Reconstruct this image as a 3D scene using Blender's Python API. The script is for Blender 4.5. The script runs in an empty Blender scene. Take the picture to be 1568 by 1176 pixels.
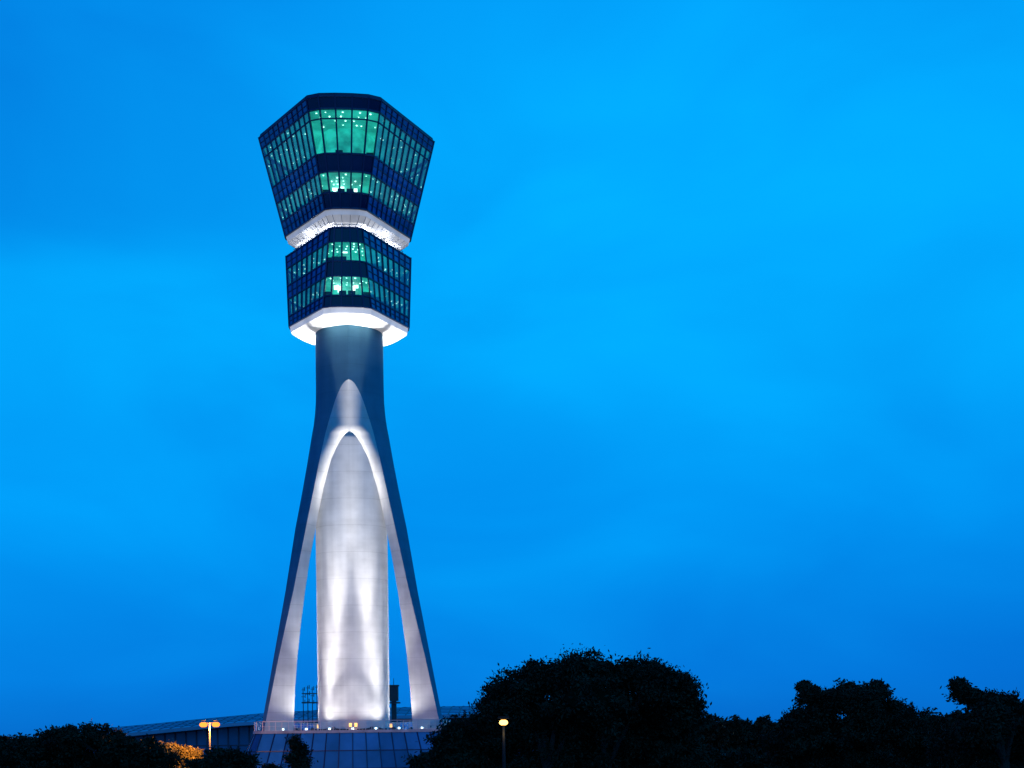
import bpy, math, random
import numpy as np
from mathutils import Vector, Matrix
random.seed(4); rng=np.random.default_rng(7)
S=bpy.context.scene
FPX=2216.0; HX,HY=784.0,1150.0; EYE=5.0; D0=188.0; U=D0/FPX; ROLL=math.radians(0.75)
S.view_settings.view_transform='Standard'; S.view_settings.look='None'; S.view_settings.exposure=0

# ---------------------------------------------------------------- helpers
def P(px,py,dist):
    """real-world point for a direction measured with the level survey camera"""
    a=px-HX; b=HY-py
    x=a*math.cos(ROLL)+b*math.sin(ROLL); h=-a*math.sin(ROLL)+b*math.cos(ROLL)
    return Vector((x*dist/FPX, dist, EYE+h*dist/FPX))
def empty(name,loc=(0,0,0),rz=0):
    e=bpy.data.objects.new(name,None); S.collection.objects.link(e); e.location=loc; e.rotation_euler=(0,0,rz); return e
class MB:
    def __init__(s): s.v=[]; s.f=[]; s.m=[]
    def quad(s,a,b,c,d,m=0):
        i=len(s.v); s.v+= [tuple(a),tuple(b),tuple(c),tuple(d)]; s.f.append((i,i+1,i+2,i+3)); s.m.append(m)
    def poly(s,pts,m=0):
        i=len(s.v); s.v+=[tuple(p) for p in pts]; s.f.append(tuple(range(i,i+len(pts)))); s.m.append(m)
    def grid(s,rows,m=0,closed=False):
        i=len(s.v); n=len(rows[0])
        for r in rows: s.v+=[tuple(p) for p in r]
        for a in range(len(rows)-1):
            for b in range(n if closed else n-1):
                c=(b+1)%n
                s.f.append((i+a*n+b,i+a*n+c,i+(a+1)*n+c,i+(a+1)*n+b)); s.m.append(m)
    def bar(s,p,q,w,d,up=None,m=0):
        p=Vector(p); q=Vector(q); t=(q-p)
        if t.length<1e-6: return
        t.normalize()
        n=Vector(up) if up is not None else Vector((0,-1,0))
        side=t.cross(n)
        if side.length<1e-4: side=t.cross(Vector((1,0,0)))
        side.normalize(); n=side.cross(t).normalized()
        a=side*w/2; b=n*d/2
        c=[p-a-b,p+a-b,p+a+b,p-a+b,q-a-b,q+a-b,q+a+b,q-a+b]
        i=len(s.v); s.v+=[tuple(x) for x in c]
        for f in ((0,3,2,1),(4,5,6,7),(0,1,5,4),(1,2,6,5),(2,3,7,6),(3,0,4,7)):
            s.f.append(tuple(i+k for k in f)); s.m.append(m)
    def box(s,c,sx,sy,sz,m=0):
        c=Vector(c); s.bar(c-Vector((0,0,sz/2)),c+Vector((0,0,sz/2)),sx,sy,up=(0,-1,0),m=m)
    def cyl(s,p,q,r1,r2,n=10,m=0,caps=True):
        p=Vector(p); q=Vector(q); t=(q-p).normalized()
        a=t.orthogonal().normalized(); b=t.cross(a)
        r=[[pp+(a*math.cos(2*math.pi*k/n)+b*math.sin(2*math.pi*k/n))*rr for k in range(n)] for pp,rr in((p,r1),(q,r2))]
        s.grid(r,m,closed=True)
        if caps: s.poly(r[0][::-1],m); s.poly(r[1],m)
    def obj(s,name,mats,parent=None,smooth=False):
        me=bpy.data.meshes.new(name); me.from_pydata(s.v,[],s.f); 
        for m in mats: me.materials.append(m)
        me.polygons.foreach_set('material_index',s.m)
        if smooth: me.polygons.foreach_set('use_smooth',[True]*len(s.f))
        me.update()
        o=bpy.data.objects.new(name,me); S.collection.objects.link(o)
        if parent: o.parent=parent
        return o
def N(nt,t,**k):
    n=nt.nodes.new(t)
    for a,b in k.items(): setattr(n,a,b)
    return n
def mat(name,col,rough=.6,metal=0,emit=None,es=0,noise=None,spec=.5,bump=0,var=0.25):
    m=bpy.data.materials.new(name); m.use_nodes=True; nt=m.node_tree; b=nt.nodes['Principled BSDF']
    b.inputs['Base Color'].default_value=(*col,1); b.inputs['Roughness'].default_value=rough; b.inputs['Metallic'].default_value=metal
    b.inputs['Specular IOR Level'].default_value=spec
    if emit: b.inputs['Emission Color'].default_value=(*emit,1); b.inputs['Emission Strength'].default_value=es
    if noise:
        tc=N(nt,'ShaderNodeTexCoord'); mp=N(nt,'ShaderNodeMapping'); mp.inputs['Scale'].default_value=noise
        nz=N(nt,'ShaderNodeTexNoise'); nz.inputs['Scale'].default_value=1; nz.inputs['Detail'].default_value=6
        cr=N(nt,'ShaderNodeValToRGB'); cr.color_ramp.elements[0].position=.3; cr.color_ramp.elements[1].position=.7
        cr.color_ramp.elements[0].color=(*[c*(1-var) for c in col],1); cr.color_ramp.elements[1].color=(*[min(1,c*(1+var)) for c in col],1)
        L=nt.links; L.new(tc.outputs['Object'],mp.inputs[0]); L.new(mp.outputs[0],nz.inputs['Vector']); L.new(nz.outputs['Fac'],cr.inputs[0]); L.new(cr.outputs[0],b.inputs['Base Color'])
        if emit:
            c2=N(nt,'ShaderNodeMapRange'); c2.inputs[1].default_value=.35; c2.inputs[2].default_value=.65; c2.inputs[3].default_value=es*(1-var); c2.inputs[4].default_value=es*(1+var)
            L.new(nz.outputs['Fac'],c2.inputs[0]); L.new(c2.outputs[0],b.inputs['Emission Strength'])
        if bump:
            bp=N(nt,'ShaderNodeBump'); bp.inputs['Strength'].default_value=bump; bp.inputs['Distance'].default_value=.05
            L.new(nz.outputs['Fac'],bp.inputs['Height']); L.new(bp.outputs[0],b.inputs['Normal'])
    return m
def emat(name,col,st):
    m=bpy.data.materials.new(name); m.use_nodes=True; nt=m.node_tree; nt.nodes.clear()
    e=N(nt,'ShaderNodeEmission'); e.inputs[0].default_value=(*col,1); e.inputs[1].default_value=st
    o=N(nt,'ShaderNodeOutputMaterial'); nt.links.new(e.outputs[0],o.inputs[0]); return m

# ---------------------------------------------------------------- materials
def concrete(name,lo,hi,joint,tint=(1,1,1),spec=.2):
    m=mat(name,(.3,.3,.3),rough=.75,spec=spec); nt=m.node_tree; L=nt.links; b=nt.nodes['Principled BSDF']
    tc=N(nt,'ShaderNodeTexCoord')
    def nz(sc,det=5):
        mp=N(nt,'ShaderNodeMapping'); mp.inputs['Scale'].default_value=sc; n=N(nt,'ShaderNodeTexNoise'); n.inputs['Scale'].default_value=1; n.inputs['Detail'].default_value=det
        L.new(tc.outputs['Object'],mp.inputs[0]); L.new(mp.outputs[0],n.inputs['Vector']); return n
    a=nz((1.2,1.2,.04)); c=nz((.15,.15,.9)); d=nz((.6,.6,.6))
    s=N(nt,'ShaderNodeSeparateXYZ'); L.new(tc.outputs['Object'],s.inputs[0])
    md=N(nt,'ShaderNodeMath',operation='PINGPONG'); md.inputs[1].default_value=1.7; L.new(s.outputs[2],md.inputs[0])
    lt=N(nt,'ShaderNodeMath',operation='LESS_THAN'); lt.inputs[1].default_value=.05; L.new(md.outputs[0],lt.inputs[0])
    ad=N(nt,'ShaderNodeMath',operation='ADD'); L.new(a.outputs[0],ad.inputs[0]); L.new(c.outputs[0],ad.inputs[1])
    ad2=N(nt,'ShaderNodeMath',operation='ADD'); L.new(ad.outputs[0],ad2.inputs[0]); L.new(d.outputs[0],ad2.inputs[1])
    mr=N(nt,'ShaderNodeMapRange'); mr.inputs[1].default_value=1.1; mr.inputs[2].default_value=1.9; mr.inputs[3].default_value=lo; mr.inputs[4].default_value=hi
    L.new(ad2.outputs[0],mr.inputs[0])
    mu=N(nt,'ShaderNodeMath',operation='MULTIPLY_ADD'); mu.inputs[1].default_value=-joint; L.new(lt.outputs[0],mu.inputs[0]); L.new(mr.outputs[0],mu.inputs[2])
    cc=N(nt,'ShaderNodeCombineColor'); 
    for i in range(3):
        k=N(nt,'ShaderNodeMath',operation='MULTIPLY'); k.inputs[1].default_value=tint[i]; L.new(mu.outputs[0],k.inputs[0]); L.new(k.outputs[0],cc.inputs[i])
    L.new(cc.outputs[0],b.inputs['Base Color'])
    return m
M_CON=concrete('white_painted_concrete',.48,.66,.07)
M_OUT=concrete('blue_grey_unlit_tint',.26,.34,.025,(.24,.70,1.0),.2)  # dusk blue of unlit outer faces put into the colour, muting flood spill
M_SPF=mat('spandrel_glass_dark',(.004,.012,.055),rough=.12,noise=(.3,.3,.3))
M_SPS=mat('spandrel_glass_sky_tint',(.02,.10,.36),rough=.14,noise=(.35,.35,.5),var=.35)  # sky reflected in the side spandrels is put into the base colour
M_MUL=mat('mullion_aluminium',(.010,.022,.085),rough=.35,metal=.3)
M_WHT=mat('soffit_white_glow',(.7,.71,.74),rough=.5,emit=(.93,.95,1.0),es=.27,noise=(.5,.5,.5),var=.12)  # floodlit brightness put into the white panels as a faint emission
M_ROOF=mat('roof_membrane',(.02,.03,.07),rough=.6,noise=(.6,.6,.6))
def glassmat(name,tint,body=None,bf=0,ior=1.6):
    m=bpy.data.materials.new(name); m.use_nodes=True; nt=m.node_tree; nt.nodes.clear(); L=nt.links
    t=N(nt,'ShaderNodeBsdfTransparent'); t.inputs[0].default_value=(*tint,1)
    src=t
    if body:
        d=N(nt,'ShaderNodeBsdfDiffuse'); d.inputs[0].default_value=(*body,1)
        x0=N(nt,'ShaderNodeMixShader'); x0.inputs[0].default_value=bf; L.new(t.outputs[0],x0.inputs[1]); L.new(d.outputs[0],x0.inputs[2]); src=x0
    g=N(nt,'ShaderNodeBsdfGlossy'); g.inputs['Roughness'].default_value=.04; g.inputs[0].default_value=(.75,.9,.95,1)
    f=N(nt,'ShaderNodeFresnel'); f.inputs[0].default_value=ior
    x=N(nt,'ShaderNodeMixShader'); o=N(nt,'ShaderNodeOutputMaterial')
    L.new(f.outputs[0],x.inputs[0]); L.new(src.outputs[0],x.inputs[1]); L.new(g.outputs[0],x.inputs[2]); L.new(x.outputs[0],o.inputs[0]); return m
M_GL=glassmat('cab_glass',(.66,.98,.93))
M_GLS=glassmat('cab_glass_sky_tint',(.46,.66,.68),(.14,.46,.60),.42,1.7)  # side panes: sky reflection put into a bluish diffuse body
M_GR=glassmat('rail_glass',(.8,.93,.97))
M_INT=mat('interior_wall_glow',(.3,.5,.45),emit=(.02,.52,.42),es=.62,noise=(.5,.5,.8),var=.45)  # room lighting put into the wall as its own emission
M_CEI=mat('interior_ceiling_glow',(.4,.6,.55),emit=(.03,.60,.47),es=.56,noise=(.35,.35,.35),var=.4)  # ceiling emission stands in for lamps lighting the rooms
M_FLR=mat('interior_floor',(.05,.07,.08),noise=(1,1,1))
M_DL=emat('downlight_emitter',(.6,1,.85),5)
M_WL=emat('bright_room_light',(.8,1,.93),3.2)
M_OR=emat('sodium_lamp_emitter',(1,.27,.035),2.3)
M_YL=emat('warm_lamp_emitter',(1,.55,.12),5)
M_POLE=mat('galvanised_steel',(.18,.19,.2),rough=.45,metal=.6,noise=(2,2,2))
M_DARK=mat('dark_paint_steel',(.03,.035,.045),rough=.5,noise=(2,2,2))

# ---------------------------------------------------------------- tower
X0=-241*U
T=empty('air_traffic_control_tower',(X0,D0,0),math.radians(4.7))
def L3(x,d,z): return Vector((x*U,-d*U,EYE+z*U))   # local px -> metres
def rot(p,a):
    c,s=math.cos(a),math.sin(a); return (p[0]*c+p[1]*s, -p[0]*s+p[1]*c)
R120=2*math.pi/3
def section(n,F,m,b=.2,cn=((-1,0),(-.67,.8),(-.23,1),(.23,1),(.67,.8),(1,0))):
    dn=(F-.5*n)/.866; out=[]; tag=[]
    cs=[[rot((n*a,dn+b*n*c),R120*k) for a,c in cn] for k in range(3)]
    for k in range(3):
        e=cs[k]; nx=cs[(k+1)%3][0]
        for p in e[:-1]: out.append(p); tag.append(0)
        for j in range(m):
            t=j/m; out.append((e[-1][0]*(1-t)+nx[0]*t, e[-1][1]*(1-t)+nx[1]*t)); tag.append(1)
    return out,tag
def lerp(a,b,t): return a+(b-a)*t
def cab(name,z0,z1,n0,F0,n1,F1,bands,m):
    root=empty(name); root.parent=T
    pan=MB(); mu=MB(); inn=MB()
    def sec(t,sc=1.0):
        pts,tag=section(lerp(n0,n1,t)*sc,lerp(F0,F1,t)*sc,m); z=lerp(z0,z1,t)
        return [L3(p[0],p[1],z) for p in pts],tag
    top,tag=sec(0); bot,_=sec(1); K=len(top)
    for (a,b,kind) in bands:
        A,_=sec(a); B,_=sec(b)
        for i in range(K):
            j=(i+1)%K
            if kind=='g': mi=0 if tag[i]==0 else 4
            else: mi=1 if tag[i]==0 else 2
            pan.quad(B[i],B[j],A[j],A[i],mi)
        for i in range(K):
            j=(i+1)%K; c=(A[i]+A[j])/2; nrm=Vector((c.x,c.y,0)).normalized()
            mu.bar(A[i],A[j],.17,.22,up=nrm)
        if kind=='s' and (b-a)>.08:
            for i in range(K):
                j=(i+1)%K
                if tag[i]==1: 
                    c=(A[i]+A[j])/2; mu.bar((A[i]+B[i])/2,(A[j]+B[j])/2,.08,.16,up=Vector((c.x,c.y,0)).normalized())
        if kind=='g':
            C,_=sec(a+.004,.975); Fl,_=sec(b-.004,.975)
            inn.poly(C,1); inn.poly(Fl[::-1],2)
            c1,_=sec(a,.50); c2,_=sec(b,.50); inn.grid([c1,c2],0,closed=True)
            for q in np.arange(.60,.96,.11):
                E,_=sec(a+.008,q)
                for i in range(0,K):
                    if random.random()<(.25 if tag[i]==0 else .8): continue
                    c=E[i].lerp(E[(i+1)%K],.5+random.uniform(-.3,.3)); r=random.uniform(.07,.12)
                    inn.poly([c+Vector((r*math.cos(w),r*math.sin(w),-.03)) for w in np.linspace(0,2*math.pi,7)[:-1]],3)
            Dk,_=sec(b-.004,.86); 
            for i in range(K):
                if random.random()<.5:
                    c=Dk[i]; inn.box(c+Vector((0,0,.4)),.9,.7,.8,2)
    B,_=sec(1)
    for i in range(K):
        j=(i+1)%K; c=(B[i]+B[j])/2; nrm=Vector((c.x,c.y,0)).normalized()
        mu.bar(B[i],B[j],.2,.3,up=nrm)
        nn=Vector((top[i].x,top[i].y,0)).normalized()
        mu.bar(bot[i],top[i]+Vector((0,0,.12)),.13 if tag[i] else .19,.30,up=nn)
    pan.poly([p+Vector((0,0,-.05)) for p in top],3)
    pan.poly([p+Vector((0,0,.05)) for p in bot][::-1],3)
    pan.obj('glazing_panels',[M_GL,M_SPF,M_SPS,M_ROOF,M_GLS],root)
    mu.obj('mullions',[M_MUL],root)
    inn.obj('lit_interior',[M_INT,M_CEI,M_FLR,M_DL],root)
    return root,sec
def fr(ys,y0,y1): return [(y-y0)/(y1-y0) for y in ys]
f=fr([150,168,183,235,262,294,318],150,318)
ub=[(f[0],f[1],'s'),(f[1],f[3],'g'),(f[3],f[4],'s'),(f[4],f[5],'g'),(f[5],f[6],'s')]
up_root,usec=cab('upper_control_cab',945,797,54,134,30.5,96,ub,10)
f=fr([347,368,398,421,451,468],347,468)
lb=[(f[0],f[1],'s'),(f[1],f[2],'g'),(f[2],f[3],'s'),(f[3],f[4],'g'),(f[4],f[5],'s')]
lo_root,lsec=cab('lower_office_levels',768,656,24,95.5,35.5,91,lb,8)
mu=MB(); A,tg=usec((183-150)/168)
for i in range(len(A)):
    c=(A[i]+A[(i+1)%len(A)])/2; mu.bar(A[i],A[(i+1)%len(A)],.1,.2,up=Vector((c.x,c.y,0)).normalized())
mu.obj('glazing_transom',[M_MUL],up_root)
br=MB()
for (xx,w,h,z,d) in [(-16,8,6,694,58),(-12,5,9,692,57),(9,5,8,693,58),(13,6,4,696,57),(-3,7,3,748,56),(-16,9,4,839,62),(-17,4,9,836,61),(-6,6,4,841,62),(-4,3,9,837,61),(14,5,5,838,62)]:
    c=L3(xx,d,z); br.box(c,w*U,.08,h*U)
br.obj('room_light_boxes',[M_WL],T)
rc=MB(); pts,_=section(54,134,10)
o=[L3(p[0],p[1],945) for p in pts]; o2=[L3(p[0]*.985,p[1]*.985,951) for p in pts]; o3=[L3(p[0]*.8,p[1]*.8,952) for p in pts]
rc.grid([o,o2,o3],0,closed=True); rc.poly(o3,0)
rc.obj('roof_cap',[M_ROOF],up_root)
def ring(n,F,z,m): return [L3(p[0],p[1],z) for p in section(n,F,m)[0]]
def circ(r,z,m,n,F): 
    out=[]
    for p in section(n,F,m)[0]:
        a=math.hypot(*p); out.append(L3(p[0]/a*r,p[1]/a*r,z))
    return out
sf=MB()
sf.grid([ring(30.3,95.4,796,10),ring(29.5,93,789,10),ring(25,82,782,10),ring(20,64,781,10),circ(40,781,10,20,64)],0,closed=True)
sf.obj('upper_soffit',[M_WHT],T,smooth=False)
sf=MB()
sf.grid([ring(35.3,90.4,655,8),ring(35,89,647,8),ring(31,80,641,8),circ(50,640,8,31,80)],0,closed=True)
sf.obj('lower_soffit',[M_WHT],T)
rb=MB()
for (n1,F1,z1,n2,F2,z2,m) in ((29.5,93,789,25,82,782,10),(25,82,781.5,16,56,780.5,10)):
    A=ring(n1,F1,z1,m); B=ring(n2,F2,z2,m)
    for i in range(len(A)): rb.bar(A[i],B[i],.05,.08,up=(0,0,1))
rb.obj('soffit_ribs',[mat('soffit_joint_grey',(.4,.42,.47))],T)
nk=MB(); nr=[[L3(43*math.sin(a),43*math.cos(a),z) for a in np.linspace(0,2*math.pi,25)[:-1]] for z in (765,783)]
nk.grid(nr,0,closed=True); 
for k in range(12):
    a=2*math.pi*k/12+.13; nk.cyl(L3(52*math.sin(a),52*math.cos(a),767),L3(60*math.sin(a),60*math.cos(a),783),.14,.14,6,1)
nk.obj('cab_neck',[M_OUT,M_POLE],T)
rl=MB(); A=ring(21,84,768,8); B=[p+Vector((0,0,.8)) for p in A]
for i in range(len(A)):
    j=(i+1)%len(A); rl.bar(A[i],B[i],.05,.05); rl.bar(B[i],B[j],.06,.06)
rl.obj('terrace_railing',[M_POLE],T)
eq=MB(); eq.box(L3(0,-10,958),4,3,1.0); eq.obj('roof_plant',[M_DARK],up_root)

# ---- shaft & legs
def rs(az): return 53.6-3*math.cos(3*az)
sh=MB(); rows=[]
for z in list(np.linspace(28,482,46))+[490,500,655]:
    q=1.0 if z<485 else (.95 if z<495 else .86)
    rows.append([L3(q*rs(a)*math.sin(a),q*rs(a)*math.cos(a),z) for a in np.linspace(0,2*math.pi,73)[:-1]])
sh.grid(rows,0,closed=True); sh.obj('central_shaft',[M_CON],T,smooth=True)
YT=[470,520,560,577,578.5,580,582.5,585,588,592,596,600,605,610,617,625,632,640,648,657,660,665,672,680,690,700,720,740,770,800,850,900,950,1000,1050,1090,1120]
def tab(y,xs,ys): return float(np.interp(y,xs,ys))
oX=([470,577,600,620,640,657,680,700,750,800,850,900,950,1000,1050,1110,1125],[52.8,53,53.3,54.6,57,60,63.7,67,76,86,94,102,111,120,129,140,142.5])
aX=([577,578.5,580,582.5,585,588,592,600,610,640,657,680,700,750,800,850,900,950,1000,1050,1110,1125],[0,3.5,5.5,8,9.8,11.6,13.7,17.5,21.5,31,36,41.5,46,56.5,67,77.5,88,99.5,111,121.5,134,137])
bX=([657,660,665,672,680,690,700,720,740,770,800,850,900,950,1000,1050,1110,1125],[0,5.5,10,15,19.5,24.5,29,35,41,48,54,63,71,78,84,88.5,92,93])
levels=[]; I577=YT.index(577); I657=YT.index(657)
for y in YT:
    xO=tab(y,*oX); xA=tab(y,*aX) if y>577 else 0.0
    BF=22.5
    def sil(w):
        rA=(xA+.5*w)/.866; b=BF*(w/47.6)**2
        return max(.866*(rA+b*(1-s*s))+.5*w*s for s in np.linspace(-1,1,41))
    lo,hi=.5,80
    for _ in range(50):
        mid=(lo+hi)/2
        if sil(mid)<xO: lo=mid
        else: hi=mid
    w=lo; rA=(xA+.5*w)/.866; b=BF*(w/47.6)**2
    dA=.5*rA+.866*w; k=1-dA/FPX
    if y<=577: B=(0,dA)
    elif y<=657:
        t=((y-577)/80)**.75; B=(0,lerp(levels[I577]['dA'],52.3,t))
    else:
        xB=tab(y,*bX)
        dd=40
        for _ in range(30):
            az=math.atan2(xB,dd); r=rs(az)+1.6; dd=math.sqrt(max(1,r*r-xB*xB))
        w2=w; rB=(xB+.5*w2)/.866; d2=.5*rB+.866*w2
        t=min(1,max(0,(y-740)/110)); t=t*t*(3-2*t)
        B=(xB,lerp(dd,d2,t))
    levels.append(dict(y=y,w=w*k,rA=rA*k,b=b*k,B=(B[0]*k,B[1]*k),dA=dA,z=(HY-y)*k))
u=(.866,.5); v=(.5,-.866)
lg=MB()
def mir(p):
    q=p[0]*u[0]+p[1]*u[1]; return (2*q*u[0]-p[0],2*q*u[1]-p[1])
def rev(A,B,y,k):
    out=[]; f=min(1,max(0,(y-760)/90))
    ra,rb_=math.hypot(*A),math.hypot(*B); aa,ab=math.atan2(A[0],A[1]),math.atan2(B[0],B[1])
    for t in np.linspace(0,1,9):
        r=lerp(ra,rb_,t); a=lerp(aa,ab,t); r=max(r,(rs(a)+1.0)*.975) if 657<y<760 else r
        px_=(r*math.sin(a),r*math.cos(a)); ln=(lerp(A[0],B[0],t),lerp(A[1],B[1],t))
        out.append((lerp(px_[0],ln[0],f),lerp(px_[1],ln[1],f)))
    return out
for leg in range(3):
    a=leg*R120
    def W(p,z): q=rot(p,a); return L3(q[0],q[1],z)
    O=[];RL=[];RR=[];IN=[]
    for l in levels:
        row=[]
        for s in np.linspace(-1,1,21):
            r=l['rA']+l['b']*(1-s*s); t=l['w']*s; row.append((r*u[0]+t*v[0],r*u[1]+t*v[1]))
        A1=row[0]; A2=row[-1]
        A=(A1 if A1[0]<A2[0] else A2)
        Ap=mir(A); B=l['B']; Bp=mir(B)
        O.append([W(p,l['z']) for p in row])
        rv=rev(A,B,l['y'],1)
        RL.append([W(p,l['z']) for p in rv])
        RR.append([W(mir(p),l['z']) for p in rv])
        IN.append([W(B,l['z']),W(Bp,l['z'])])
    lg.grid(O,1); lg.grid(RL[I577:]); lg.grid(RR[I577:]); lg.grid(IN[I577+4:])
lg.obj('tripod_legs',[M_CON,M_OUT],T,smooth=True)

# ---- podium
M_PG=[mat('podium_glass_%d'%i,c,rough=.18,noise=(.4,.4,.4)) for i,c in enumerate([(.018,.12,.32),(.025,.16,.40),(.010,.07,.22)])]+[mat('podium_glass_lit',(.06,.28,.46),rough=.18,emit=(.08,.5,.6),es=.25,noise=(.4,.4,.4))]
pd=MB(); pm=MB()
def psec(n,dn,m):
    cs=[]
    for kk in range(3):
        a=math.pi/3+R120*kk
        cs.append([rot((n*q,dn+.25*n*(1-q*q)),a) for q in (-1,0,1)])
    out=[]
    for kk in range(3):
        e=cs[kk]; nx=cs[(kk+1)%3][0]
        out+=e[:-1]
        for j in range(m):
            t=j/m; out.append((lerp(e[-1][0],nx[0],t),lerp(e[-1][1],nx[1],t)))
    return out
MZ=14
lv=[(30,14,160),(4,17,170.5),(-22,20,181),(-59,24,196)]
secs=[[L3(p[0],p[1],z) for p in psec(n,dn,MZ)] for z,n,dn in lv]
Kp=len(secs[0])
for a in range(len(lv)-1):
    for i in range(Kp):
        j=(i+1)%Kp; pd.quad(secs[a+1][i],secs[a+1][j],secs[a][j],secs[a][i],random.choice([0,0,1,1,2]) if random.random()>.05 else 3)
for i in range(Kp):
    nn=Vector((secs[0][i].x,secs[0][i].y,0)).normalized()
    pm.bar(secs[-1][i],secs[0][i],.1,.2,up=nn)
    for a in (1,2): pm.bar(secs[a][i],secs[a][(i+1)%Kp],.09,.16,up=nn)
pd.obj('podium_glazing',M_PG,T); pm.obj('podium_mullions',[M_MUL],T)
sl=MB()
s0=[L3(p[0],p[1],30) for p in psec(14.5,161.5,MZ)]; s1=[L3(p[0],p[1],34) for p in psec(14.5,161.5,MZ)]
sl.grid([s0,s1],0,closed=True); sl.poly(s1,0); sl.poly(s0[::-1],0)
sl.obj('podium_slab',[mat('terrace_slab',(.4,.41,.43),rough=.6,noise=(1,1,1))],T)
rp=MB(); A=[L3(p[0],p[1],34) for p in psec(14,159,MZ*2)]
for i in range(len(A)):
    j=(i+1)%len(A); up=Vector((0,0,1.15)); rp.bar(A[i],A[i]+up,.07,.07,m=0)
    rp.bar(A[i]+up,A[j]+up,.08,.08,m=0); rp.bar(A[i]+up*.5,A[j]+up*.5,.035,.035,m=0)
    rp.quad(A[i]+up*.08,A[j]+up*.08,A[j]+up*.95,A[i]+up*.95,1)
rp.obj('podium_railing',[mat('railing_light_steel',(.5,.52,.55),rough=.4,metal=.2),M_GR],T)
bp=MB(); rr=[[L3(r*math.sin(a),r*math.cos(a),z) for a in np.linspace(0,2*math.pi,49)[:-1]] for r,z in((58,34),(58,37),(54,37))]
bp.grid(rr,0,closed=True)
bp.obj('shaft_plinth',[M_CON],T)
wl=MB()
for kk in range(3):
    for x in (-4,4):
        p=rot((x,62),R120*kk); wl.box(L3(p[0],p[1],42),.35,.3,.45,0); 
for q in range(-6,7):
    if q%2==0: wl.box(L3(q*17,84,36.2),.28,.2,.22,1)
wl.obj('terrace_luminaires',[emat('amber_luminaire',(1,.40,.10),3.5),emat('cool_luminaire',(.7,.9,1),4)],T)

# ---- floodlights
fl=MB(); 
def spot(az,R,z,taz,tR,tz,power,ang,size=.25,col=(1,.95,.90),blend=1):
    p=L3(R*math.sin(math.radians(az)),R*math.cos(math.radians(az)),z)
    q=L3(tR*math.sin(math.radians(taz)),tR*math.cos(math.radians(taz)),tz)
    l=bpy.data.lights.new('flood_lamp','SPOT'); l.energy=power; l.spot_size=math.radians(ang); l.spot_blend=blend; l.shadow_soft_size=size; l.color=col
    o=bpy.data.objects.new('flood_lamp',l); S.collection.objects.link(o); o.parent=T
    o.location=p; o.rotation_euler=(q-p).to_track_quat('-Z','Y').to_euler()
    dr=(q-p).normalized(); fl.cyl(p-dr*.75,p-dr*.45,.16,.26,8,0); fl.bar(p-dr*.6,Vector((p.x,p.y,EYE+34*U)),.06,.06)
# photometric balancing of the shaft floodlights (power chosen so the shaft is evenly lit)
CAND=[(42,84,75,75),(18,84,75,75),(40,84,130,60),(15,84,140,55),(34,84,200,34),(12,84,220,30),(30,82,300,22),(24,80,420,14),(8,84,420,14),(6,84,500,9)]
def irr(c,az,z):
    tot=0
    for sg in (-1,1):
        la=math.radians(sg*c[0]); p=np.array([c[1]*math.sin(la),c[1]*math.cos(la),41.])*U
        ta=math.radians(sg*c[0]*.8); q=np.array([54*math.sin(ta),54*math.cos(ta),c[2]])*U
        s=np.array([53*math.sin(az),53*math.cos(az),z])*U; n=np.array([math.sin(az),math.cos(az),0])
        ax=(q-p)/np.linalg.norm(q-p); dv=s-p; r=np.linalg.norm(dv); dv/=r
        ch=math.cos(math.radians(c[3]/2)); t=min(1,max(0,(dv@ax-ch)/(1-ch))); wgt=t*t*(3-2*t)
        tot+=wgt*max(0,-(dv@n))/(4*math.pi*r*r)
    return tot
samp=[]; tgt=[]
for z,val in ((50,.46),(80,.52),(120,.56),(170,.60),(220,.65),(270,.68),(320,.68),(370,.66),(420,.58),(470,.46),(500,.36)):
    for az,fz in ((0,.82),(.3,.92),(.6,1.0),(.8,1.0),(1.05,.9)): samp.append((az,z)); tgt.append(val*fz*math.pi/.57/1.45*1.3)
Am=np.array([[irr(c,a,z)*1e4 for c in CAND] for a,z in samp]); tg_=np.array(tgt); Wt=1/tg_
x=np.ones(len(CAND)); AA=Am*Wt[:,None]; bb=np.ones(len(tg_))
H=AA.T@AA; g_=AA.T@bb
for _ in range(20000): x*= (g_+1e-12)/(H@x+1e-12)
for base in (0,120,240):
    for sgn in (-1,1):
        for c,pw in zip(CAND,x*1e4):
            if pw<50: continue
            spot(base+sgn*c[0],c[1],41,base+sgn*c[0]*.8,54,c[2],float(pw),c[3])
        spot(base+sgn*42,66,41,base+sgn*56,108,100,5600,80,col=(1,.96,.92))
        spot(base+sgn*33,66,41,base+sgn*53,88,260,17000,40,col=(1,.97,.94))
fl.obj('floodlight_housings',[M_DARK],T)
for k in range(3):
    for t in (-.7,0,.7):
        a=k*R120+math.pi/3+t*.9
        l=bpy.data.lights.new('terrace_lamp','POINT'); l.energy=230; l.shadow_soft_size=.2; l.color=(.95,.97,1)
        o=bpy.data.objects.new('terrace_lamp',l); S.collection.objects.link(o); o.parent=T; o.location=L3(62*math.sin(a),62*math.cos(a),771)

# ---------------------------------------------------------------- ground
g=MB(); g.quad((-3000,-300,0),(3000,-300,0),(3000,5000,0),(-3000,5000,0)); g.obj('ground',[mat('ground_grass_dark',(.018,.022,.012),rough=1,spec=.05,noise=(.05,.05,.05))])

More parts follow.
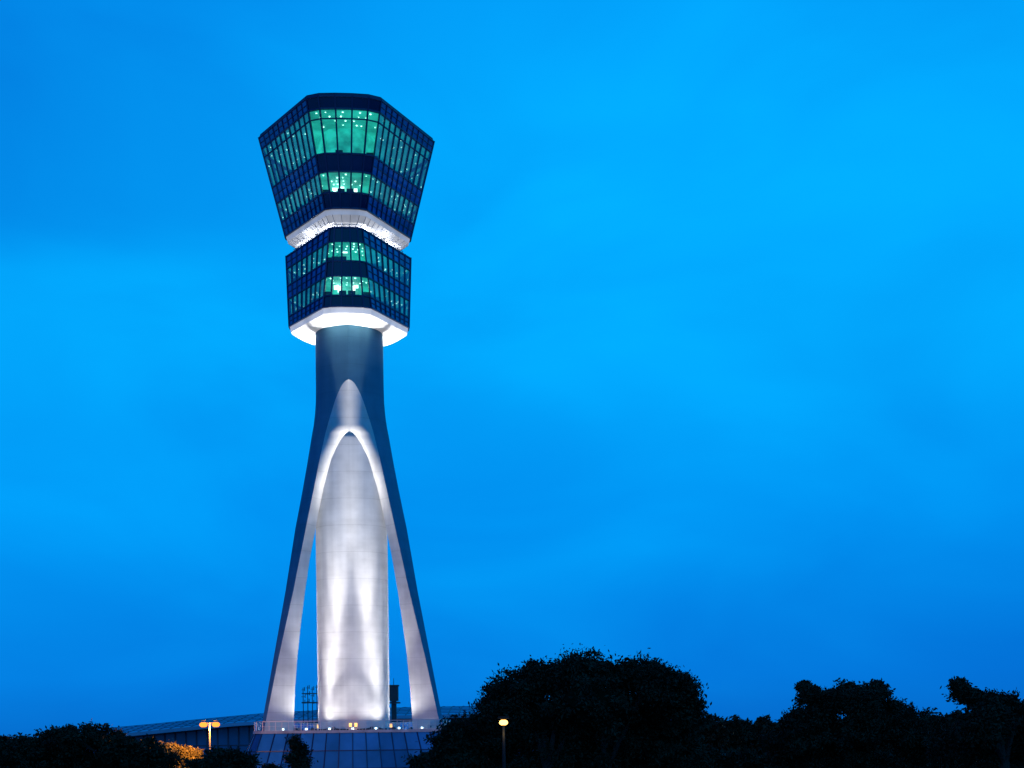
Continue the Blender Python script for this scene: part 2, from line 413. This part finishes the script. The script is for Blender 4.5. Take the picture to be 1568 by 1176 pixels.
# ---------------------------------------------------------------- trees
def leafmat(name,col):
    return mat(name,col,rough=.8,spec=.1,noise=(.7,.7,.7),var=.6)
M_LEAF=leafmat('foliage_dark',(.020,.026,.014)); M_LEAF2=leafmat('foliage_lamplit_tint',(.16,.14,.05)); M_BARK=mat('bark',(.03,.022,.016),rough=.9,noise=(3,3,.5))  # second leaf tone: street-lamp light put into a lighter base colour
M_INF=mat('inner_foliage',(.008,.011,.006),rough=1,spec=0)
def leaves_obj(name,lobes,parent,leaf=.2,dens=1.0,material=None):
    V=[]
    for (c,r) in lobes:
        c=np.array(c); r=np.array(r)
        area=(r[0]*r[2]); nc=int(16+10*area)
        d=rng.normal(size=(nc,3)); d/=np.linalg.norm(d,axis=1)[:,None]
        cc=c+d*r*(rng.uniform(.45,1.06,size=(nc,1)))
        for q in cc:
            nl=int(110*dens*rng.uniform(.5,1.5)); cr=rng.uniform(.25,.75)*min(1,r.min()/1.6+.3)
            V.append(q+rng.normal(size=(nl,3))*cr*np.array([.62,.62,.42]))
        nl=int(900*dens*area/6); dd=rng.normal(size=(nl,3)); dd/=np.linalg.norm(dd,axis=1)[:,None]
        V.append(c+dd*r*rng.uniform(.3,.9,size=(nl,1)))
    Pt=np.vstack(V); n=len(Pt)
    a=rng.normal(size=(n,3)); a/=np.linalg.norm(a,axis=1)[:,None]; b=rng.normal(size=(n,3)); b=np.cross(a,b); b/=np.linalg.norm(b,axis=1)[:,None]
    s=(leaf*rng.uniform(.6,1.35,size=(n,1)))
    vs=np.stack([Pt-a*s,Pt-b*s*.45,Pt+a*s,Pt+b*s*.45],axis=1).reshape(-1,3).astype(np.float32)
    me=bpy.data.meshes.new(name); me.vertices.add(4*n); me.vertices.foreach_set('co',vs.ravel())
    me.loops.add(4*n); me.loops.foreach_set('vertex_index',np.arange(4*n,dtype=np.int32)); me.polygons.add(n)
    me.polygons.foreach_set('loop_start',np.arange(0,4*n,4,dtype=np.int32)); me.polygons.foreach_set('loop_total',np.full(n,4,dtype=np.int32))
    me.materials.append(material or M_LEAF); me.update(); me.validate()
    o=bpy.data.objects.new(name,me); S.collection.objects.link(o); o.parent=parent; return n
def tree(name,dist,lobes_px,trunk_px,leaf=.2,dens=1,material=None,depth=1.0,core=True,trunk_r=.35):
    root=empty(name); k=dist/FPX; lobes=[]
    for (px,py,rx,rz) in lobes_px:
        dy=random.uniform(-.8,.8)*depth; c=P(px,py,dist); c.y+=dy*2
        lobes.append(((c.x,c.y,c.z),(rx*k,max(rx,rz)*k*.9,rz*k)))
    leaves_obj('foliage',lobes,root,leaf,dens,material)
    tm=MB()
    for tpx in trunk_px:
        b=P(tpx,HY,dist); b.z=0
        near=sorted(lobes,key=lambda l:abs(l[0][0]-b.x))[:7]
        h=max(1.5,min(l[0][2] for l in near)*.75)
        fork=Vector((b.x+random.uniform(-.3,.3),b.y,h)); tm.cyl(b-Vector((0,0,.2)),fork,trunk_r,trunk_r*.7,10)
        for l in near:
            e=Vector(l[0]); mid=fork.lerp(e,.5)+Vector((random.uniform(-.4,.4),random.uniform(-.4,.4),.4))
            tm.cyl(fork,mid,trunk_r*.5,trunk_r*.3,7); tm.cyl(mid,e+Vector((0,0,l[1][2]*.5)),trunk_r*.3,.05,6)
            for _ in range(4):
                ee=e+Vector((random.uniform(-.8,.8)*l[1][0],random.uniform(-.5,.5)*l[1][1],random.uniform(.2,.9)*l[1][2])); tm.cyl(mid,ee,.07,.02,5)
    if tm.v: tm.obj('trunk_and_limbs',[M_BARK],root)
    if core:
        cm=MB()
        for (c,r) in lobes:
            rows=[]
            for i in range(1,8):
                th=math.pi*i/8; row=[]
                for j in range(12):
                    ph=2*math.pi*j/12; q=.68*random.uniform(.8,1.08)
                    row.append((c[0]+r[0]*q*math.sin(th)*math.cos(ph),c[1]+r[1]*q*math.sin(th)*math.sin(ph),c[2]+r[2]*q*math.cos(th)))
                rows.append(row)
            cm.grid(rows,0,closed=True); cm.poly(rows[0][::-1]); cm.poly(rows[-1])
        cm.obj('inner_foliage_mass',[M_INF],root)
    return root
tree('rain_tree',92,[(920,1030,42,30),(875,1036,42,28),(965,1038,42,32),(832,1045,36,30),(790,1062,38,28),(762,1080,28,32),(1010,1055,38,34),(1038,1052,20,26),(1045,1095,26,36),
  (900,1085,70,50),(980,1095,70,50),(830,1105,70,50),(720,1128,44,32),(690,1140,28,36),(760,1135,50,40),(900,1150,100,45),(1020,1150,60,45),(672,1165,16,22),(818,1030,18,14),(1000,1033,16,14)],[840,930],leaf=.13,dens=1.5,depth=1.3,trunk_r=.45)
tree('broadleaf_tree',105,[(1236,1068,14,20),(1232,1052,7,9),(1262,1082,30,22),(1300,1078,34,28),(1340,1072,26,26),(1352,1056,12,12),(1300,1062,20,16),(1375,1098,32,26),(1225,1105,28,24),(1300,1130,80,44),(1400,1130,50,38),(1440,1140,40,28),(1210,1140,40,36)],[1290],leaf=.14,dens=1.3)
tree('broadleaf_tree',80,[(1483,1062,12,14),(1472,1050,6,7),(1500,1070,16,14),(1522,1082,24,16),(1545,1080,18,16),(1575,1090,24,22),(1500,1110,36,28),(1560,1130,50,40),(1480,1140,44,32),(1620,1120,50,40)],[1540],leaf=.12,dens=1.4)
lb_=[]
for i in range(20):
    x_=1062+i*28; lb_.append((x_,1128+random.uniform(-4,4),24,random.uniform(26,34)))
tree('distant_trees',220,lb_,[],leaf=.32,dens=.9,depth=2)
tree('hedge',125,[(650+i*26,1172+random.uniform(-3,3),22,random.uniform(18,24)) for i in range(38)],[],leaf=.2,dens=.6,depth=.6)
lb_=[(x_,y,20,22) for x_,y in [(-5,1150),(20,1148),(45,1150),(70,1146),(85,1140)]]+[(115,1132,24,22),(145,1132,24,22),(100,1145,24,26),(165,1143,22,22),(195,1150,24,22),(222,1152,20,20),(60,1165,80,26),(180,1168,80,26)]
tree('shade_tree',140,lb_,[40,130,190],leaf=.2,dens=1.0,depth=1.5,trunk_r=.25)
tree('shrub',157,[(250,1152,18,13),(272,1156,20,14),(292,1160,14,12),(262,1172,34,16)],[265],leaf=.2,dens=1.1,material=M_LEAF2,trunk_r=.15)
tree('shrub',120,[(330,1164,22,14),(352,1161,22,14),(372,1168,16,14),(310,1174,22,12),(345,1178,44,16)],[345],leaf=.18,dens=1.1,trunk_r=.15)
tree('young_tree',140,[(452,1140,8,10),(460,1150,10,10),(448,1158,10,10),(462,1170,14,12),(415,1178,16,10)],[456],leaf=.13,dens=.7,core=False,trunk_r=.08,depth=.4)

# ---------------------------------------------------------------- terminal building
TB=empty('airport_terminal_building'); DT=400; tb=MB(); tl=MB(); k=DT/FPX
M_TR=mat('metal_roof_panels',(.08,.24,.40),rough=.5,metal=0,noise=(.05,.05,.05)); M_TW=mat('curtain_wall_glass',(.03,.13,.28),rough=.15,noise=(.1,.1,.1)); M_TF=mat('roof_fascia',(.2,.32,.45),rough=.5,noise=(.1,.1,.1))
xs=np.linspace(165,800,42); 
def rtop(px): return float(np.interp(px,[165,230,300,385,470,560,700,760,800],[1112,1106,1099,1091,1086,1082,1079,1078,1079]))
rows=[[],[],[],[]]
for px in xs:
    t=P(px,rtop(px),DT); 
    rows[0].append(Vector((t.x,DT+60,t.z-3))); rows[1].append(Vector((t.x,DT+18,t.z+.15))); rows[2].append(Vector((t.x,DT,t.z-.6))); rows[3].append(Vector((t.x,DT-22,t.z-3.2)))
tb.grid(rows,0)
e=rows[3]; tb.grid([e,[p-Vector((0,0,.9)) for p in e]],2)
tb.grid([[p+Vector((0,6,-.9)) for p in e],[Vector((p.x,p.y+6,0)) for p in e]],1)
tb.grid([[p-Vector((0,0,.9)) for p in e],[p+Vector((0,6,-.9)) for p in e]],2)
for i,p in enumerate(e):
    tl.bar(Vector((p.x,p.y+5.9,0)),p+Vector((0,5.9,-.9)),.35,.3)
    tl.bar(rows[3][i]+Vector((0,0,.06)),rows[2][i]+Vector((0,0,.06)),.25,.12,up=(0,0,1)); tl.bar(rows[2][i]+Vector((0,0,.06)),rows[1][i]+Vector((0,0,.06)),.25,.12,up=(0,0,1))
for i in range(len(e)-1):
    for tt in (.2,.4,.6,.8,1): 
        a=rows[3][i].lerp(rows[2][i],tt); b=rows[3][i+1].lerp(rows[2][i+1],tt); tl.bar(a+Vector((0,0,.07)),b+Vector((0,0,.07)),.16,.1,up=(0,0,1))
    for h in (2.5,5,7.5):
        z=h; a=Vector((e[i].x,e[i].y+5.8,z)); b=Vector((e[i+1].x,e[i+1].y+5.8,z)); 
        if z<e[i].z-1.2: tl.bar(a,b,.25,.25,up=(0,-1,0))
tb.obj('roof_and_walls',[M_TR,M_TW,M_TF],TB); tl.obj('seams_and_mullions',[mat('seam_dark',(.012,.04,.09),rough=.5)],TB)

am=empty('antenna_mast'); a=MB(); DA=330
for px,h in [(464,1053),(471,1050),(478,1052),(485,1049)]:
    p=P(px,h,DA); a.cyl(Vector((p.x,DA,0)),p,.16,.09,6)
    for zz in range(random.choice((2,3,3))): 
        hw=random.uniform(.3,.6); dz=-.5-zz*random.uniform(1.2,1.7); a.bar(p+Vector((-hw,0,dz)),p+Vector((hw,0,dz)),.1,.1); a.box(p+Vector((hw,0,dz+.2)),.16,.16,.9)
p1=P(462,1062,DA);p2=P(487,1062,DA); a.bar(p1,p2,.2,.2); p1=P(462,1076,DA);p2=P(487,1076,DA); a.bar(p1,p2,.3,.3)
a.obj('lattice',[M_DARK],am)
wt=empty('radar_tower'); a=MB(); c=P(603,1060,DA)
a.box((c.x,DA,(c.z+0)/2-1),1.1,1.1,c.z-2); a.box((c.x,DA,c.z-.3),2.0,2.0,3.4); a.box((c.x,DA,c.z-2.4),2.8,2.8,.3); a.box((c.x,DA,c.z+1.5),2.4,2.4,.25)
a.cyl((c.x,DA,c.z+1.6),(c.x,DA,c.z+3.2),.08,.05,6); a.obj('radar_tower_body',[M_DARK],wt)

# ---------------------------------------------------------------- street lamps
def lamp(px,py,dist,em,twin,power,col,r=.22,pole=None):
    root=empty('street_lamp'); t=P(px,py,dist); m=MB(); b=Vector((t.x,dist,0))
    m.cyl(b,b+Vector((0,0,.5)),.16,.14,10); m.cyl(b+Vector((0,0,.5)),Vector((t.x,dist,t.z+.15)),.10,.055,10)
    offs=[-.65,.65] if twin else [0]
    lm=MB()
    for o_ in offs:
        if twin: m.bar(Vector((t.x,dist,t.z+.1)),Vector((t.x+o_,dist,t.z+.18)),.06,.06,up=(0,0,1))
        m.box((t.x+o_,dist,t.z+r+.02),.5,.3,.1)
        rows=[]
        for i in range(1,6):
            th=math.pi*i/6; rows.append([(t.x+o_+r*1.2*math.sin(th)*math.cos(ph),dist+r*math.sin(th)*math.sin(ph),t.z-.04+r*.8*math.cos(th)) for ph in np.linspace(0,2*math.pi,11)[:-1]])
        lm.grid(rows,0,closed=True); lm.poly(rows[0][::-1]); lm.poly(rows[-1])
        l=bpy.data.lights.new('lamp_light','POINT'); l.energy=power; l.color=col; l.shadow_soft_size=.1
        o=bpy.data.objects.new('lamp_light',l); S.collection.objects.link(o); o.parent=root; o.location=(t.x+o_,dist-.3,t.z-.55)
    m.obj('pole_and_arms',[pole or M_POLE],root); lm.obj('lamp_globes',[em],root)
lamp(321,1109,152,M_OR,True,4200,(1,.33,.04),.36)
lamp(771,1105,66,M_YL,False,8,(1,.7,.25),.17,mat('black_pole_paint',(.006,.006,.008),rough=.8))

# ---------------------------------------------------------------- world
w=bpy.data.worlds.new('World'); S.world=w; w.use_nodes=True; nt=w.node_tree; nt.nodes.clear(); L=nt.links
tc=N(nt,'ShaderNodeTexCoord'); sp=N(nt,'ShaderNodeSeparateXYZ'); L.new(tc.outputs['Generated'],sp.inputs[0])
cr=N(nt,'ShaderNodeValToRGB'); E=cr.color_ramp.elements
stops=[(0,(.002,.14,.58)),(.05,(.001,.21,.76)),(.16,(.0,.32,.93)),(.27,(.0,.395,.99)),(.40,(.0,.40,1.0)),(.50,(.0,.33,.94)),(1,(.0,.20,.70))]
E[0].position=0; E[0].color=(*stops[0][1],1); E[1].position=1; E[1].color=(*stops[-1][1],1)
for p_,c_ in stops[1:-1]: e_=E.new(p_); e_.color=(*c_,1)
L.new(sp.outputs[2],cr.inputs[0])
mp=N(nt,'ShaderNodeMapping'); mp.inputs['Scale'].default_value=(2.6,2.6,5.5); mp.inputs['Location'].default_value=(1.3,.4,.2); mp.inputs['Rotation'].default_value=(0,.35,0)
nz=N(nt,'ShaderNodeTexNoise'); nz.inputs['Scale'].default_value=1.6; nz.inputs['Detail'].default_value=6; nz.inputs['Roughness'].default_value=.45; nz.inputs['Distortion'].default_value=.5
L.new(tc.outputs['Generated'],mp.inputs[0]); L.new(mp.outputs[0],nz.inputs['Vector'])
mr=N(nt,'ShaderNodeMapRange'); mr.inputs[1].default_value=.3; mr.inputs[2].default_value=.7; mr.inputs[3].default_value=.88; mr.inputs[4].default_value=1.12; L.new(nz.outputs[0],mr.inputs[0])
def M2(op,a,b):
    n=N(nt,'ShaderNodeMath',operation=op)
    for i,q in enumerate((a,b)):
        if isinstance(q,(int,float)): n.inputs[i].default_value=q
        else: L.new(q,n.inputs[i])
    return n.outputs[0]
X,Z=sp.outputs[0],sp.outputs[2]
tl_=M2('MAXIMUM',M2('SUBTRACT',M2('MULTIPLY',M2('MULTIPLY',X,-1),Z),.035),0)
rl_=M2('MAXIMUM',M2('MULTIPLY',X,M2('SUBTRACT',.26,Z)),0)
fac=M2('SUBTRACT',M2('SUBTRACT',1.0,M2('MULTIPLY',M2('MINIMUM',tl_,.2),1.8)),M2('MULTIPLY',M2('MINIMUM',rl_,.15),2.4))
fac=M2('MULTIPLY',fac,mr.outputs[0])
sc_=N(nt,'ShaderNodeSeparateColor'); L.new(cr.outputs[0],sc_.inputs[0]); cb=N(nt,'ShaderNodeCombineColor')
L.new(M2('MULTIPLY',sc_.outputs[0],fac),cb.inputs[0]); L.new(M2('MULTIPLY',sc_.outputs[1],M2('POWER',fac,1.3)),cb.inputs[1]); L.new(M2('MULTIPLY',sc_.outputs[2],M2('POWER',fac,.6)),cb.inputs[2])
bg=N(nt,'ShaderNodeBackground'); bg.inputs[1].default_value=1.0; L.new(cb.outputs[0],bg.inputs[0])
sk=N(nt,'ShaderNodeTexSky'); sk.sky_type='NISHITA'; sk.sun_disc=False; sk.sun_elevation=math.radians(-4); sk.sun_rotation=math.radians(200)
bg2=N(nt,'ShaderNodeBackground'); bg2.inputs[1].default_value=.05; L.new(sk.outputs[0],bg2.inputs[0])
ad=N(nt,'ShaderNodeAddShader'); L.new(bg.outputs[0],ad.inputs[0]); L.new(bg2.outputs[0],ad.inputs[1])
ow=N(nt,'ShaderNodeOutputWorld'); L.new(ad.outputs[0],ow.inputs[0])
sl_=bpy.data.lights.new('afterglow_sun','SUN'); sl_.energy=.04; sl_.angle=math.radians(20); sl_.color=(.5,.7,1)
so=bpy.data.objects.new('afterglow_sun',sl_); S.collection.objects.link(so); so.rotation_euler=(math.radians(75),0,math.radians(-20))

# ---------------------------------------------------------------- camera
cd=bpy.data.cameras.new('camera'); cam=bpy.data.objects.new('camera',cd); S.collection.objects.link(cam); S.camera=cam
cd.sensor_width=36; cd.sensor_fit='HORIZONTAL'; cd.lens=FPX/1568*36; cd.shift_y=(HY-588)/1568; cd.clip_start=.5; cd.clip_end=8000
cam.matrix_world=Matrix.Translation((0,0,EYE))@Matrix.Rotation(math.radians(90),4,'X')@Matrix.Rotation(-ROLL,4,'Z')
